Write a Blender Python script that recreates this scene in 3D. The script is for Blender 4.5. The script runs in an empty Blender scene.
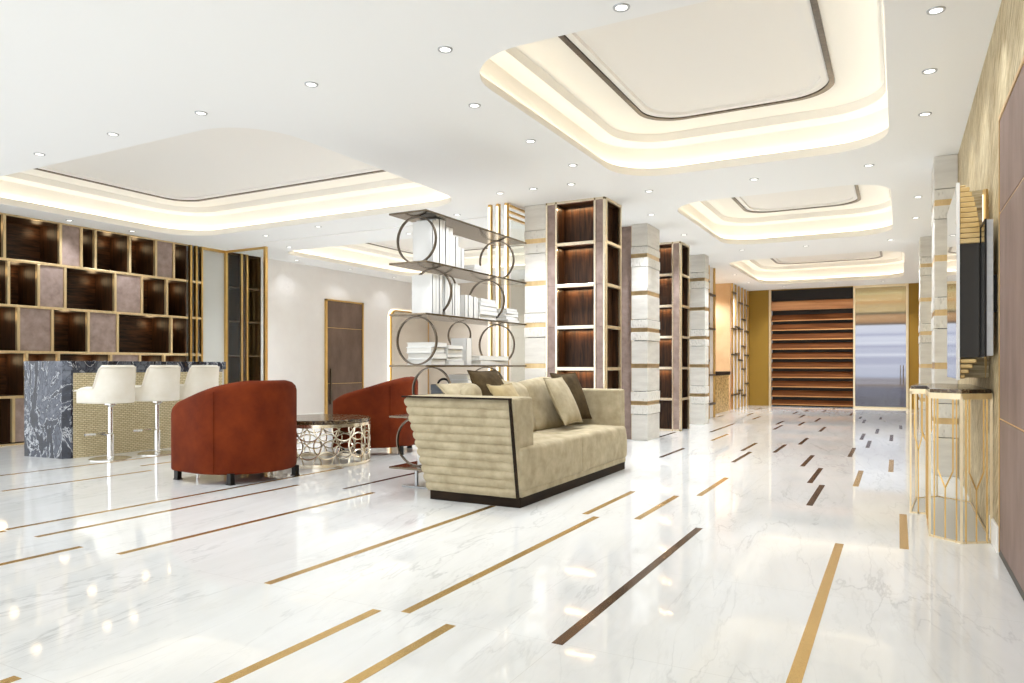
import bpy, bmesh, math, random
from mathutils import Vector, noise
random.seed(7)
PI = math.pi
sc = bpy.context.scene
COL = sc.collection
CH = 2.909            # ceiling height
XR = 0.477            # right wall
XL = -9.85            # left wall
YE = 18.95            # end wall

# ------------------------------------------------------------------ materials
def S(r, g, b):
    f = lambda c: (c / 255) / 12.92 if c / 255 <= 0.04045 else ((c / 255 + 0.055) / 1.055) ** 2.4
    return (f(r), f(g), f(b), 1)

class NT:
    def __init__(s, name):
        s.m = bpy.data.materials.new(name); s.m.use_nodes = True
        s.t = s.m.node_tree; s.n = s.t.nodes; s.b = s.n['Principled BSDF']
    def add(s, kind, **kw):
        n = s.n.new('ShaderNode' + kind)
        for k, v in kw.items():
            if k in n.inputs.keys(): n.inputs[k].default_value = v
            else: setattr(n, k, v)
        return n
    def link(s, a, b): s.t.links.new(a, b)
    def set(s, **kw):
        names = dict(color='Base Color', rough='Roughness', metal='Metallic', spec='Specular IOR Level', trans='Transmission Weight',
                     ior='IOR', coat='Coat Weight', sheen='Sheen Weight', ecol='Emission Color', estr='Emission Strength', alpha='Alpha')
        for k, v in kw.items(): s.b.inputs[names[k]].default_value = v
        return s
    def coords(s, scale=(1, 1, 1), rot=(0, 0, 0)):
        tc = s.add('TexCoord'); mp = s.add('Mapping')
        mp.inputs['Scale'].default_value = scale; mp.inputs['Rotation'].default_value = rot
        s.link(tc.outputs['Object'], mp.inputs['Vector']); return mp.outputs['Vector']
    def noise(s, vec, scale=5, detail=4, rough=.55, dist=0):
        n = s.add('TexNoise'); n.inputs['Scale'].default_value = scale; n.inputs['Detail'].default_value = detail
        n.inputs['Roughness'].default_value = rough; n.inputs['Distortion'].default_value = dist
        s.link(vec, n.inputs['Vector']); return n.outputs['Fac']
    def ramp(s, fac, stops, interp='LINEAR'):
        r = s.add('ValToRGB'); e = r.color_ramp.elements; r.color_ramp.interpolation = interp
        e[0].position, e[0].color = stops[0]; e[1].position, e[1].color = stops[-1]
        for p, c in stops[1:-1]:
            x = e.new(p); x.color = c
        s.link(fac, r.inputs['Fac']); return r.outputs['Color']
    def math(s, op, a, b=None):
        n = s.add('Math', operation=op)
        for i, v in enumerate((a, b)):
            if v is None: continue
            if isinstance(v, (int, float)): n.inputs[i].default_value = v
            else: s.link(v, n.inputs[i])
        return n.outputs[0]
    def mix(s, fac, a, b):
        n = s.add('Mix', data_type='RGBA')
        if isinstance(fac, (int, float)): n.inputs[0].default_value = fac
        else: s.link(fac, n.inputs[0])
        for sock, v in ((n.inputs[6], a), (n.inputs[7], b)):
            if isinstance(v, tuple): sock.default_value = v
            else: s.link(v, sock)
        return n.outputs[2]
    def bump(s, h, strength=.2, dist=.01):
        b = s.add('Bump'); b.inputs['Strength'].default_value = strength; b.inputs['Distance'].default_value = dist
        s.link(h, b.inputs['Height']); s.link(b.outputs['Normal'], s.b.inputs['Normal'])
    def col(s, c): s.link(c, s.b.inputs['Base Color'])

M = {}
def plain(name, color, rough=.5, metal=0, spec=.5, **kw):
    t = NT(name); t.set(color=color, rough=rough, metal=metal, spec=spec, **kw); M[name] = t.m; return t
def mottled(name, c1, c2, scale=6, rough=.5, stretch=(1, 1, 1), metal=0, bump=0, detail=5, spec=.5, lo=.35, hi=.65, rot=(0, 0, 0), dist=0, **kw):
    t = NT(name); v = t.coords(stretch, rot); n = t.noise(v, scale, detail, .6, dist)
    t.col(t.ramp(n, [(lo, c1), (hi, c2)])); t.set(rough=rough, metal=metal, spec=spec, **kw)
    if bump: t.bump(n, bump)
    M[name] = t.m; return t

plain('ceiling_paint', S(243, 243, 242), .9, spec=.1)
plain('panel_paint', S(241, 238, 233), .9, spec=.1)
plain('cove_paint', S(246, 243, 236), .9, spec=.1)
mottled('wall_paint', S(226, 221, 217), S(230, 226, 222), 2, .85, spec=.15)
plain('back_paint', S(205, 194, 180), .85, spec=.15)
mottled('peach_plaster', S(222, 184, 138), S(230, 196, 152), 3, .8)
plain('mustard_cloth', S(158, 122, 40), .75)
plain('grey_glass_panel', S(202, 202, 198), .25)
mottled('brass', S(214, 176, 108), S(226, 190, 124), 30, .28, (1, 1, .2), metal=1)
mottled('champagne', S(216, 192, 148), S(228, 206, 164), 30, .38, (1, 1, .2), metal=.75)
mottled('polished_champagne', S(244, 232, 208), S(248, 238, 218), 30, .2, (1, 1, .2), metal=.9)
mottled('pale_gold', S(232, 214, 178), S(238, 222, 190), 30, .3, (1, 1, .2), metal=.85)
mottled('inlay_brass', S(206, 168, 98), S(222, 188, 120), 40, .25, (8, 1, 1), metal=.9)
mottled('inlay_dark_reflection', S(74, 48, 28), S(104, 74, 44), 6, .22, (3, 1, 1), metal=.8)  # darker copy of the inlay metal, dark reflections put into its colour
mottled('bronze', S(96, 86, 74), S(116, 104, 90), 30, .32, (1, 1, .3), metal=.9)
plain('shelf_bronze', S(118, 106, 90), .16, 1)
plain('chrome', S(235, 235, 235), .12, 1)
plain('black_metal', S(32, 30, 28), .4, .6)
mottled('dark_wood', S(32, 20, 12), S(84, 52, 29), 3.2, .42, (1.2, 1.2, 11), detail=7, dist=.6, spec=.3)
mottled('dark_wood_upright', S(32, 20, 12), S(80, 50, 28), 3.2, .42, (11, 11, .9), detail=7, dist=.6, spec=.3)
mottled('plinth_wood', S(26, 17, 9), S(46, 32, 18), 4, .6, (1, 1, 6), spec=.15)
mottled('taupe_leather', S(132, 112, 104), S(168, 148, 139), 9, .6, bump=.15, detail=8, lo=.3, hi=.7)
mottled('mauve_leather', S(114, 92, 84), S(148, 124, 115), 5, .55, (1, 1, .35), bump=.1, detail=8, lo=.3, hi=.7)
mottled('brown_leather', S(86, 66, 54), S(110, 88, 74), 4, .5, (1, 1, .5), bump=.1, detail=8)
mottled('rust_velvet', S(92, 32, 9), S(122, 50, 17), 5, .8, bump=.1, detail=6, lo=.3, hi=.7, spec=.15)
mottled('cream_leather', S(236, 230, 216), S(242, 237, 226), 8, .5)
mottled('beige_velvet', S(160, 147, 119), S(192, 179, 150), 9, .85, bump=.12, detail=8, lo=.3, hi=.7, spec=.12, sheen=.06)
mottled('gold_velvet', S(158, 138, 96), S(184, 165, 122), 9, .8, bump=.12, detail=8, spec=.15, sheen=.2)
mottled('brown_velvet', S(62, 50, 32), S(86, 71, 48), 9, .85, bump=.12, detail=8, spec=.1)
plain('white_paper', S(242, 242, 240), .75, spec=.2)
plain('page_paper', S(232, 230, 224), .85, spec=.1)
mottled('grey_leather', S(86, 90, 96), S(100, 104, 110), 12, .6)
mottled('stone_smooth', S(212, 208, 201), S(226, 223, 216), 3, .7, (1, 1, 5), bump=.08, detail=7, spec=.25)
mottled('silver_metal', S(176, 178, 180), S(190, 192, 194), 20, .35, metal=.6)
plain('screen_glass', S(26, 26, 24), .12, 0)
mottled('band_gold', S(208, 180, 134), S(222, 196, 150), 20, .3, (1, 1, .2), metal=.8)
plain('mirror', S(225, 226, 226), .02, 1)
plain('dark_panel', S(44, 38, 28), .25)
plain('white_trim', S(244, 243, 240), .4)
plain('light_led', S(255, 240, 214), .5, ecol=S(255, 246, 231), estr=2.6)
plain('light_warm', S(255, 214, 150), .5, ecol=S(255, 200, 120), estr=6)
plain('light_down', S(255, 250, 242), .5, ecol=S(255, 252, 246), estr=1.4)
plain('pole_led', S(255, 244, 224), .5, ecol=S(255, 240, 214), estr=.75)

# white marble floor
t = NT('white_marble')
v = t.coords((1, 1, 1), (0, 0, -.12))
warp = t.noise(v, 1.3, 4, .55)
cv = t.add('Mapping'); cv.inputs['Scale'].default_value = (2.6, .5, 1)
t.link(v, cv.inputs['Vector'])
def vein(scale, dist, w, seed):
    mp = t.add('Mapping'); mp.inputs['Location'].default_value = (seed, seed * 1.7, 0); t.link(cv.outputs[0], mp.inputs['Vector'])
    n = t.noise(mp.outputs[0], scale, 6, .55, dist)
    d = t.math('ABSOLUTE', t.math('SUBTRACT', n, .5))
    return t.ramp(d, [(0, (1, 1, 1, 1)), (w, (0, 0, 0, 1))])
v1 = vein(1.1, .6, .010, 3.1); v2 = vein(2.6, .5, .016, 9.2)
mask = t.ramp(t.noise(v, .8, 3, .5), [(.38, (.12, .12, .12, 1)), (.6, (1, 1, 1, 1))])
soft = t.ramp(t.noise(cv.outputs[0], 1.6, 6, .6, .6), [(.3, S(226, 227, 225)), (.62, S(235, 236, 235))])
c = t.mix(t.math('MULTIPLY', t.math('MULTIPLY', v1, mask), .35), soft, S(150, 152, 152))
c = t.mix(t.math('MULTIPLY', v2, t.math('MULTIPLY', mask, .17)), c, S(172, 172, 168))
# hairline joints between the slabs
sx = t.add('SeparateXYZ'); tc = t.add('TexCoord'); t.link(tc.outputs['Object'], sx.inputs[0])
fy = t.math('FRACT', t.math('MULTIPLY', t.math('ADD', sx.outputs['Y'], -2.36 + 1.049 * 8), 1 / 1.049))
fx = t.math('FRACT', t.math('MULTIPLY', t.math('ADD', sx.outputs['X'], 1.08 + 1.57 * 8), 1 / 1.57))
j = t.math('MAXIMUM', t.math('LESS_THAN', fy, .0022), t.math('LESS_THAN', fx, .0014))
c = t.mix(t.math('MULTIPLY', j, .3), c, S(160, 158, 150))
t.col(c); t.set(rough=.05, spec=.42); M['white_marble'] = t.m

# blue grey swirling marble of the bar
t = NT('blue_marble'); v = t.coords((1, 1, .5), (.15, .35, 0))
n1 = t.noise(v, 1.9, 8, .62, 2.4); d = t.math('ABSOLUTE', t.math('SUBTRACT', n1, .5))
n2 = t.noise(v, 4.4, 8, .6, 2.8); d2 = t.math('ABSOLUTE', t.math('SUBTRACT', n2, .5))
c1 = t.ramp(n1, [(.38, S(12, 15, 24)), (.5, S(46, 51, 66)), (.62, S(98, 103, 115))])
c2 = t.mix(t.ramp(d2, [(0, (1, 1, 1, 1)), (.03, (0, 0, 0, 1))]), c1, S(34, 38, 52))
c3 = t.mix(t.ramp(d, [(0, (1, 1, 1, 1)), (.014, (0, 0, 0, 1))]), c2, S(196, 199, 204))
t.col(c3); t.set(rough=.2); M['blue_marble'] = t.m

# brown marble tops
t = NT('brown_marble'); v = t.coords(); n1 = t.noise(v, 9, 8, .65, 1.6); d = t.math('ABSOLUTE', t.math('SUBTRACT', n1, .5))
c1 = t.ramp(n1, [(.35, S(34, 22, 14)), (.55, S(72, 52, 32)), (.7, S(120, 96, 62))])
t.col(t.mix(t.ramp(d, [(0, (1, 1, 1, 1)), (.02, (0, 0, 0, 1))]), c1, S(190, 168, 128))); t.set(rough=.15); M['brown_marble'] = t.m

# woven gold panel of the bar front
t = NT('woven_gold'); v = t.coords()
br = t.add('TexBrick'); br.inputs['Scale'].default_value = 1; br.inputs['Brick Width'].default_value = .05; br.inputs['Row Height'].default_value = .021
br.inputs['Mortar Size'].default_value = .0035; br.inputs['Color1'].default_value = S(224, 212, 178); br.inputs['Color2'].default_value = S(202, 188, 150); br.inputs['Mortar'].default_value = S(146, 128, 92)
mp = t.add('Mapping'); mp.inputs['Rotation'].default_value = (0, PI / 2, PI / 2); t.link(v, mp.inputs['Vector'])
cx = t.add('SeparateXYZ'); t.link(v, cx.inputs[0]); cb = t.add('CombineXYZ'); t.link(cx.outputs['Y'], cb.inputs['X']); t.link(cx.outputs['Z'], cb.inputs['Y'])
t.link(cb.outputs[0], br.inputs['Vector'])
n = t.noise(v, 4, 3); t.col(t.mix(t.math('MULTIPLY', n, .4), br.outputs['Color'], S(214, 202, 166)))
t.bump(br.outputs['Fac'], -.4, .004); t.set(rough=.6, metal=0); M['woven_gold'] = t.m

# brushed plaster wallpaper, right wall
t = NT('gold_wallpaper'); v = t.coords((1, 1, 1), (.75, 0, 0))
mp = t.add('Mapping'); mp.inputs['Scale'].default_value = (1, 2.4, 22); t.link(v, mp.inputs['Vector'])
n1 = t.noise(mp.outputs[0], 2.6, 6, .7); n2 = t.noise(v, 2.2, 4, .6)
c = t.mix(t.ramp(n2, [(.35, (0, 0, 0, 1)), (.65, (1, 1, 1, 1))]), t.ramp(n1, [(.36, S(138, 114, 70)), (.64, S(220, 204, 166))]), t.ramp(n1, [(.36, S(166, 144, 100)), (.64, S(232, 221, 190))]))
t.col(c); t.bump(n1, .5); t.set(rough=.55, metal=.15); M['gold_wallpaper'] = t.m

# hammered stone
t = NT('stone_rough'); v = t.coords((1, 1, .45)); vo = t.add('TexVoronoi'); vo.inputs['Scale'].default_value = 42; t.link(v, vo.inputs['Vector'])
n = t.noise(v, 30, 4); h = t.math('ADD', vo.outputs['Distance'], n)
t.col(t.ramp(h, [(.3, S(190, 186, 177)), (.9, S(228, 225, 218))])); t.bump(h, .5, .012); t.set(rough=.85, spec=.2); M['stone_rough'] = t.m

# gilded ribs
t = NT('gilt_ribs'); v = t.coords((1, 1, 1)); n = t.noise(v, 6, 3); t.col(t.ramp(n, [(.3, S(206, 172, 108)), (.7, S(230, 202, 146))])); t.set(rough=.4, metal=.4); M['gilt_ribs'] = t.m

# pebble mosaic
t = NT('gold_mosaic'); v = t.coords(); vo = t.add('TexVoronoi', feature='F1'); vo.inputs['Scale'].default_value = 22; t.link(v, vo.inputs['Vector'])
t.col(t.ramp(vo.outputs['Distance'], [(.1, S(248, 228, 176)), (.5, S(224, 188, 120)), (.85, S(150, 108, 50))])); t.bump(vo.outputs['Distance'], -.5, .01); t.set(rough=.35, metal=.3); M['gold_mosaic'] = t.m

# brown shutter wood
mottled('shutter_wood', S(84, 46, 19), S(120, 72, 36), 2.2, .75, (.5, 1, 18), detail=5, spec=.15)
mottled('shutter_edge', S(196, 136, 78), S(214, 158, 98), 2.2, .35, (.5, 1, 8))
mottled('shutter_roll', S(190, 124, 74), S(222, 164, 112), 1.6, .4, (.3, 1, 9))
plain('shutter_dark', S(20, 12, 9), .6)
# view through the end door: pale banded light outside
t = NT('outside_view'); tc = t.add('TexCoord'); sx = t.add('SeparateXYZ'); t.link(tc.outputs['Object'], sx.inputs[0])
mp = t.coords((.25, 1, 7)); n = t.noise(mp, 1.5, 4, .5)
wv = t.math('SINE', t.math('MULTIPLY', sx.outputs['Z'], 25.0))
z = t.math('ADD', sx.outputs['Z'], t.math('MULTIPLY', t.math('SUBTRACT', n, .5), .05))
zz = t.math('DIVIDE', z, CH)
c = t.ramp(t.math('ADD', zz, t.math('MULTIPLY', wv, .016)), [(0, S(70, 62, 74)), (.14, S(88, 84, 104)), (.2, S(120, 100, 96)), (.25, S(170, 172, 196)), (.34, S(196, 196, 216)), (.39, S(170, 170, 196)),
    (.44, S(222, 222, 238)), (.49, S(168, 168, 196)), (.55, S(224, 224, 240)), (.6, S(174, 174, 202)), (.66, S(220, 220, 236)), (.69, S(116, 96, 84)),
    (.74, S(196, 150, 108)), (.78, S(120, 106, 84)), (.82, S(206, 176, 128)), (.88, S(214, 166, 112)), (.93, S(206, 184, 132)), (1, S(170, 140, 92))])
t.col(t.mix(0, (0, 0, 0, 1), (0, 0, 0, 1))); t.link(c, t.b.inputs['Emission Color']); t.set(estr=.52, rough=.9); M['outside_view'] = t.m
# clear glass, thin
t = NT('clear_glass'); gl = t.add('BsdfGlossy'); gl.inputs['Roughness'].default_value = .02; tr = t.add('BsdfTransparent'); tr.inputs['Color'].default_value = (.93, .95, .94, 1)
fr = t.add('LayerWeight'); fr.inputs['Blend'].default_value = .5; mx = t.add('MixShader'); t.link(t.math('ADD', t.math('MULTIPLY', t.math('POWER', fr.outputs['Facing'], 4), .5), .04), mx.inputs[0]); t.link(tr.outputs[0], mx.inputs[1]); t.link(gl.outputs[0], mx.inputs[2])
t.link(mx.outputs[0], t.n['Material Output'].inputs['Surface']); M['clear_glass'] = t.m

# ------------------------------------------------------------------ mesh builder
class MB:
    def __init__(s): s.v = []; s.f = []
    def quad_strip(s, rings, closed=True, caps=True):
        base = len(s.v); n = len(rings[0])
        for r in rings: s.v += [tuple(p) for p in r]
        for i in range(len(rings) - 1):
            for k in range(n if closed else n - 1):
                a = base + i * n + k; b = base + i * n + (k + 1) % n
                s.f.append((a, b, b + n, a + n))
        if caps and closed:
            s.f.append(tuple(base + k for k in reversed(range(n))))
            s.f.append(tuple(base + (len(rings) - 1) * n + k for k in range(n)))
        return s
    def box(s, x0, x1, y0, y1, z0, z1):
        x0, x1 = sorted((x0, x1)); y0, y1 = sorted((y0, y1)); z0, z1 = sorted((z0, z1))
        lo = [(x0, y0, z0), (x1, y0, z0), (x1, y1, z0), (x0, y1, z0)]; hi = [(x, y, z1) for x, y, _ in lo]
        return s.quad_strip([lo, hi])
    def prism(s, poly, z0, z1):
        return s.quad_strip([[(x, y, z0) for x, y in poly], [(x, y, z1) for x, y in poly]])
    def extrude_y(s, poly, y0, y1):      # poly in (x,z)
        return s.quad_strip([[(x, y0, z) for x, z in poly], [(x, y1, z) for x, z in poly]])
    def tube(s, pts, r, n=8, closed=False):
        P = [Vector(p) for p in pts]; rings = []; N = len(P); up0 = None
        for i, p in enumerate(P):
            if closed: t = P[(i + 1) % N] - P[i - 1]
            else: t = P[min(i + 1, N - 1)] - P[max(i - 1, 0)]
            t.normalize()
            if up0 is None:
                a = Vector((0, 0, 1)) if abs(t.z) < .9 else Vector((1, 0, 0))
                u = t.cross(a).normalized()
            else: u = (up0 - t * up0.dot(t)).normalized()
            up0 = u; w = t.cross(u)
            rings.append([p + (u * math.cos(2 * PI * k / n) + w * math.sin(2 * PI * k / n)) * r for k in range(n)])
        if closed: rings.append(rings[0])
        return s.quad_strip(rings, True, not closed)
    def bar(s, p, q, wx, wy=None):       # square bar between two points
        p, q = Vector(p), Vector(q); t = (q - p).normalized(); a = Vector((0, 0, 1)) if abs(t.z) < .9 else Vector((0, 1, 0))
        u = t.cross(a).normalized(); w = t.cross(u).normalized(); wy = wy or wx
        f = lambda c: [c + u * (wx / 2 * i) + w * (wy / 2 * j) for i, j in ((-1, -1), (1, -1), (1, 1), (-1, 1))]
        return s.quad_strip([f(p), f(q)])
    def lathe(s, prof, c=(0, 0, 0), n=32, caps=True):
        rings = [[(c[0] + r * math.cos(2 * PI * k / n), c[1] + r * math.sin(2 * PI * k / n), c[2] + z) for k in range(n)] for r, z in prof]
        return s.quad_strip(rings, True, caps)
    def ring_xz(s, c, R, th, w, n=48):   # flat band ring standing in the XZ plane; w is its width along Y
        rings = []
        for i in range(n):
            a = 2 * PI * i / n; ca, sa = math.cos(a), math.sin(a)
            rings.append([(c[0] + (R + dr) * ca, c[1] + dy, c[2] + (R + dr) * sa) for dr, dy in ((0, -w / 2), (-th, -w / 2), (-th, w / 2), (0, w / 2))])
        rings.append(rings[0]); return s.quad_strip(rings, True, False)
    def sphere_grid(s, fn, nu, nv):      # closed in u
        return s.quad_strip([[fn(i / nu, j / nv) for i in range(nu)] for j in range(nv + 1)], True, True)
    def soft_box(s, x0, x1, y0, y1, z0, z1, r=.04, n=10, puff=0.0, wob=0.0, seed=0):
        c = Vector(((x0 + x1) / 2, (y0 + y1) / 2, (z0 + z1) / 2)); h = Vector(((x1 - x0) / 2, (y1 - y0) / 2, (z1 - z0) / 2))
        bm = bmesh.new(); bmesh.ops.create_cube(bm, size=2); bmesh.ops.subdivide_edges(bm, edges=bm.edges[:], cuts=n, use_grid_fill=True)
        base = len(s.v); bm.verts.index_update()
        for vt in bm.verts:
            q = Vector(vt.co); q = Vector((max(-1, min(1, k)) for k in q))
            q = Vector((math.copysign(1 - (1 - abs(k)) ** 1.5, k) for k in q))
            p = Vector((q.x * h.x, q.y * h.y, q.z * h.z)); rr = min(r, *h)
            inn = Vector((max(-h[i] + rr, min(h[i] - rr, p[i])) for i in range(3))); d = p - inn
            if d.length > 1e-9: p = inn + d.normalized() * rr
            if puff:
                for i in range(3):
                    a, b = (i + 1) % 3, (i + 2) % 3
                    p[i] += math.copysign(puff, q[i]) * (abs(q[i]) ** 4) * (1 - q[a] ** 2) * (1 - q[b] ** 2)
            if wob:
                d = (p.normalized() if p.length else p); p += d * wob * noise.noise(p * 7 + Vector((seed, 0, seed)))
            s.v.append(tuple(c + p))
        for f in bm.faces: s.f.append(tuple(base + vt.index for vt in f.verts))
        bm.free(); return s
    def build(s, name, mat, parent=None, off=None, smooth=False, bevel=0, ang=35):
        me = bpy.data.meshes.new(name)
        ox, oy, oz = off or (0, 0, 0)
        me.from_pydata([(x - ox, y - oy, z - oz) for x, y, z in s.v], [], s.f); me.update()
        bm = bmesh.new(); bm.from_mesh(me); bmesh.ops.recalc_face_normals(bm, faces=bm.faces[:]); bm.to_mesh(me); bm.free()
        o = bpy.data.objects.new(name, me); COL.objects.link(o); me.materials.append(M[mat])
        if parent: o.parent = parent
        if smooth:
            me.shade_smooth(); me.set_sharp_from_angle(angle=math.radians(ang))
        if bevel:
            b = o.modifiers.new('edge', 'BEVEL'); b.width = bevel; b.segments = 2; b.limit_method = 'ANGLE'; b.angle_limit = math.radians(40)
        return o

def thing(name, label, cat, loc=(0, 0, 0), rz=0, group=None):
    o = bpy.data.objects.new(name, None); COL.objects.link(o); o.location = loc; o.rotation_euler = (0, 0, rz); o.empty_display_size = .1
    tag(o, label, cat, group); return o
def tag(o, label, cat, group=None):
    o['label'] = label; o['category'] = cat
    if group: o['group'] = group
    return o
def struct(o): o['kind'] = 'structure'; return o
def dup(o, parent=None):
    c = o.copy(); COL.objects.link(c)
    if parent: c.parent = parent
    for ch in list(o.children): dup(ch, c)
    return c
def place(o, loc, rz, label):
    o.location = loc; o.rotation_euler = (0, 0, rz); o['label'] = label; return o
ORD = ['first', 'second', 'third', 'fourth', 'fifth', 'sixth', 'seventh', 'eighth', 'ninth', 'tenth', 'eleventh', 'twelfth']

def rrect(x0, x1, y0, y1, r, z, n=10):
    pts = []
    for cx, cy, a0 in ((x1 - r, y1 - r, 0), (x0 + r, y1 - r, PI / 2), (x0 + r, y0 + r, PI), (x1 - r, y0 + r, 1.5 * PI)):
        for k in range(n + 1):
            a = a0 + PI / 2 * k / n; pts.append((cx + r * math.cos(a), cy + r * math.sin(a), z))
    return pts
def inset(R, d, z):
    x0, x1, y0, y1, r = R; return rrect(x0 + d, x1 - d, y0 + d, y1 - d, max(.34 if d > .2 else .03, r - d), z)

# ------------------------------------------------------------------ room shell
floor = struct(MB().box(-12.6, .9, -4, 19.6, -.1, 0).build('floor', 'white_marble'))
STRIPS = [(-7.21, 3.48, 5.45), (-6.3, 3.12, 4.42), (-6.67, 4.57, 4.95), (-4.8, 2.4, 5.42), (-4.77, 1.2, 2.38), (-4.44, 2.38, 4.47), (-3.98, 1.3, 2.37), (-3.65, 2.37, 4.48),
 (-3.97, 4.5, 5.63), (-2.55, 2.37, 4.46), (-1.76, 2.36, 4.46), (-1.86, 4.5, 5.5), (-1.5, 4.51, 5.47), (-1.08, 2.35, 4.45), (-1.88, .3, 2.33), (-1.52, .3, 2.33), (-2.49, .3, 1.28),
 (-.29, .3, 4.43), (.03, 4.47, 5.51), (-.06, 7.66, 8.66), (-.31, 6.6, 7.62), (-.47, 8.72, 9.69), (-.33, 9.78, 10.72), (-.44, 10.82, 11.8), (-.08, 10.82, 11.78), (-.28, 11.9, 12.8),
 (.04, 12.94, 13.75), (-.56, 5.54, 6.54), (-.665, 6.61, 7.62), (-.84, 7.67, 8.67), (-1.26, 8.74, 9.7), (-1.105, 9.79, 10.72), (-1.62, 8.74, 9.71), (-1.51, 7.66, 8.67), (-1.35, 5.55, 6.57),
 (-2.29, 7.67, 8.66), (-2.2, 9.74, 10.77), (-2.5, 11.0, 12.77), (-2.96, 9.8, 10.71), (-1.72, 11.91, 12.82), (-1.83, 12.97, 13.84), (-1.47, 12.91, 13.75), (-1.05, 11.86, 12.8),
 (-1.31, 13.95, 14.89), (-1.68, 14.9, 15.8), (-1.93, 16.0, 16.8), (-1.8, 16.95, 17.7), (-1.44, 17.0, 17.84), (-.85, 15.98, 16.74), (-.54, 14.0, 14.85), (-2.4, 14.0, 14.85),
 (-2.7, 15.05, 15.8), (-2.86, 17.2, 17.9), (-3.12, 14.25, 14.84), (-1.31, 18.05, 18.7), (-.29, 15.1, 15.75), (-.64, 15.1, 15.78)]
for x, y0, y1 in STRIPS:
    MB().box(x - .022, x + .022, y0, y1, -.004, .0012).build('inlay_strip', 'inlay_dark_reflection' if (y0 > 5.53 and x not in (-1.35, -.31, -.06, -2.2)) or x in (-1.08, -3.97) else 'inlay_brass', floor)

COFFERS = [(-2.48, -.065, 3.79, 7.06, .5), (-2.40, -.065, 8.35, 11.72, .5), (-2.80, .10, 13.4, 17.7, .5), (-9.30, -4.42, 3.93, 7.17, .55), (-9.2, -4.5, 8.75, 12.6, .45)]
bm = bmesh.new()
def loop(pts):
    vs = [bm.verts.new(p) for p in pts]
    for i in range(len(vs)): bm.edges.new((vs[i - 1], vs[i]))
loop([(-10.6, -.8, CH), (.9, -.8, CH), (.9, 19.6, CH), (-10.6, 19.6, CH)])
for R in COFFERS: loop(rrect(*R, CH))
bmesh.ops.triangle_fill(bm, use_beauty=True, edges=bm.edges[:])
me = bpy.data.meshes.new('ceiling'); bm.to_mesh(me); bm.free()
ceil = bpy.data.objects.new('ceiling', me); COL.objects.link(ceil); me.materials.append(M['ceiling_paint']); struct(ceil)
MB().box(-10.6, .9, -.8, 19.6, CH + .62, CH + .7).build('roof_slab', 'ceiling_paint', ceil)
for R in COFFERS:
    c = struct(bpy.data.objects.new('ceiling_coffer', None)); COL.objects.link(c)
    prof = [(0, 0), (0, .03), (-.022, .03), (-.022, .042), (-.05, .044), (-.05, .095), (-.12, .095), (-.12, .31), (-.10, .325), (.02, .335), (.03, .41), (.385, .41)]
    MB().quad_strip([inset(R, d, CH + z) for d, z in prof], True, False).build('cove_wall', 'cove_paint', c, smooth=True, ang=40)
    MB().quad_strip([inset(R, d, CH + z) for d, z in [(.385, .41), (.385, .395), (.425, .395), (.425, .41)]], True, False).build('metal_band', 'bronze', c, smooth=True, ang=40)
    pan = MB().quad_strip([inset(R, d, CH + z) for d, z in [(.43, .405), (.48, .405), (.485, .43), (.6, .43)]], True, False)
    pts = inset(R, .6, CH + .43); b0 = len(pan.v); pan.v += pts; pan.f.append(tuple(range(b0, b0 + len(pts))))
    pan.build('coffer_panel', 'panel_paint', c, smooth=True, ang=30)
    MB().quad_strip([inset(R, d, CH + .1) for d in (-.06, -.10)], True, False).build('cove_light', 'light_led', c)

struct(MB().box(XR, XR + .2, -1.2, YE + .5, 0, CH).build('wall_right', 'gold_wallpaper'))
struct(MB().box(XL - .75, XL - .55, 3.9, 14.3, 0, CH).build('wall_left', 'wall_paint'))
struct(MB().box(XL - .55, XL, 9.06, 14.3, 0, CH).build('wall_left_lounge', 'wall_paint'))
struct(MB().box(XL - .75, -3.2, 14.05, 14.25, 0, CH).build('wall_back_lounge', 'back_paint'))
struct(MB().box(-3.42, -3.2, 13.1, 14.25, 0, CH).build('wall_corridor_left', 'peach_plaster'))
struct(MB().box(-4.6, -4.4, 14.26, 17.1, 0, CH).box(-4.39, -3.4, 16.95, 17.1, 0, CH).build('wall_niche', 'peach_plaster'))
struct(MB().box(-3.6, -3.4, 17.11, YE + .3, 0, CH).build('wall_corridor_far', 'peach_plaster'))
we = MB().box(-3.6, -2.86, YE, YE + .2, 0, CH).box(.21, XR, YE, YE + .2, 0, CH).box(-2.86, .21, YE, YE + .2, 2.89, CH)
struct(we.build('wall_end', 'mustard_cloth'))
struct(MB().box(XR - .015, XR, 4.6, 4.96, 0, .14).build('baseboard_right', 'white_trim', bevel=.004))
struct(MB().box(XL, XL + .015, 9.06, 10.55, 0, .1).box(XL, XL + .015, 11.75, 14.05, 0, .1).build('baseboard_left', 'white_trim'))
struct(MB().box(-8.6, -4.1, 7.925, 7.945, CH - .012, CH + .01).build('trim_1', 'white_trim'))

# right door (leather panels in a brass surround)
d = struct(bpy.data.objects.new('door_1', None)); COL.objects.link(d)
for z0, z1 in ((.035, .718), (.726, 1.8), (1.808, 2.29)):
    MB().box(XR - .006, XR + .02, 2.6, 4.545, z0, z1).build('door_panel', 'mauve_leather', d, bevel=.003)
MB().box(XR - .009, XR, 4.545, 4.565, .02, 2.315).box(XR - .009, XR, 2.57, 4.545, 2.29, 2.315).box(XR - .003, XR, 2.6, 4.545, .7, 1.82).build('door_surround', 'brass', d)
MB().box(XR - .006, XR, 2.6, 4.565, .0, .035).build('door_threshold', 'black_metal', d)

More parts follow.
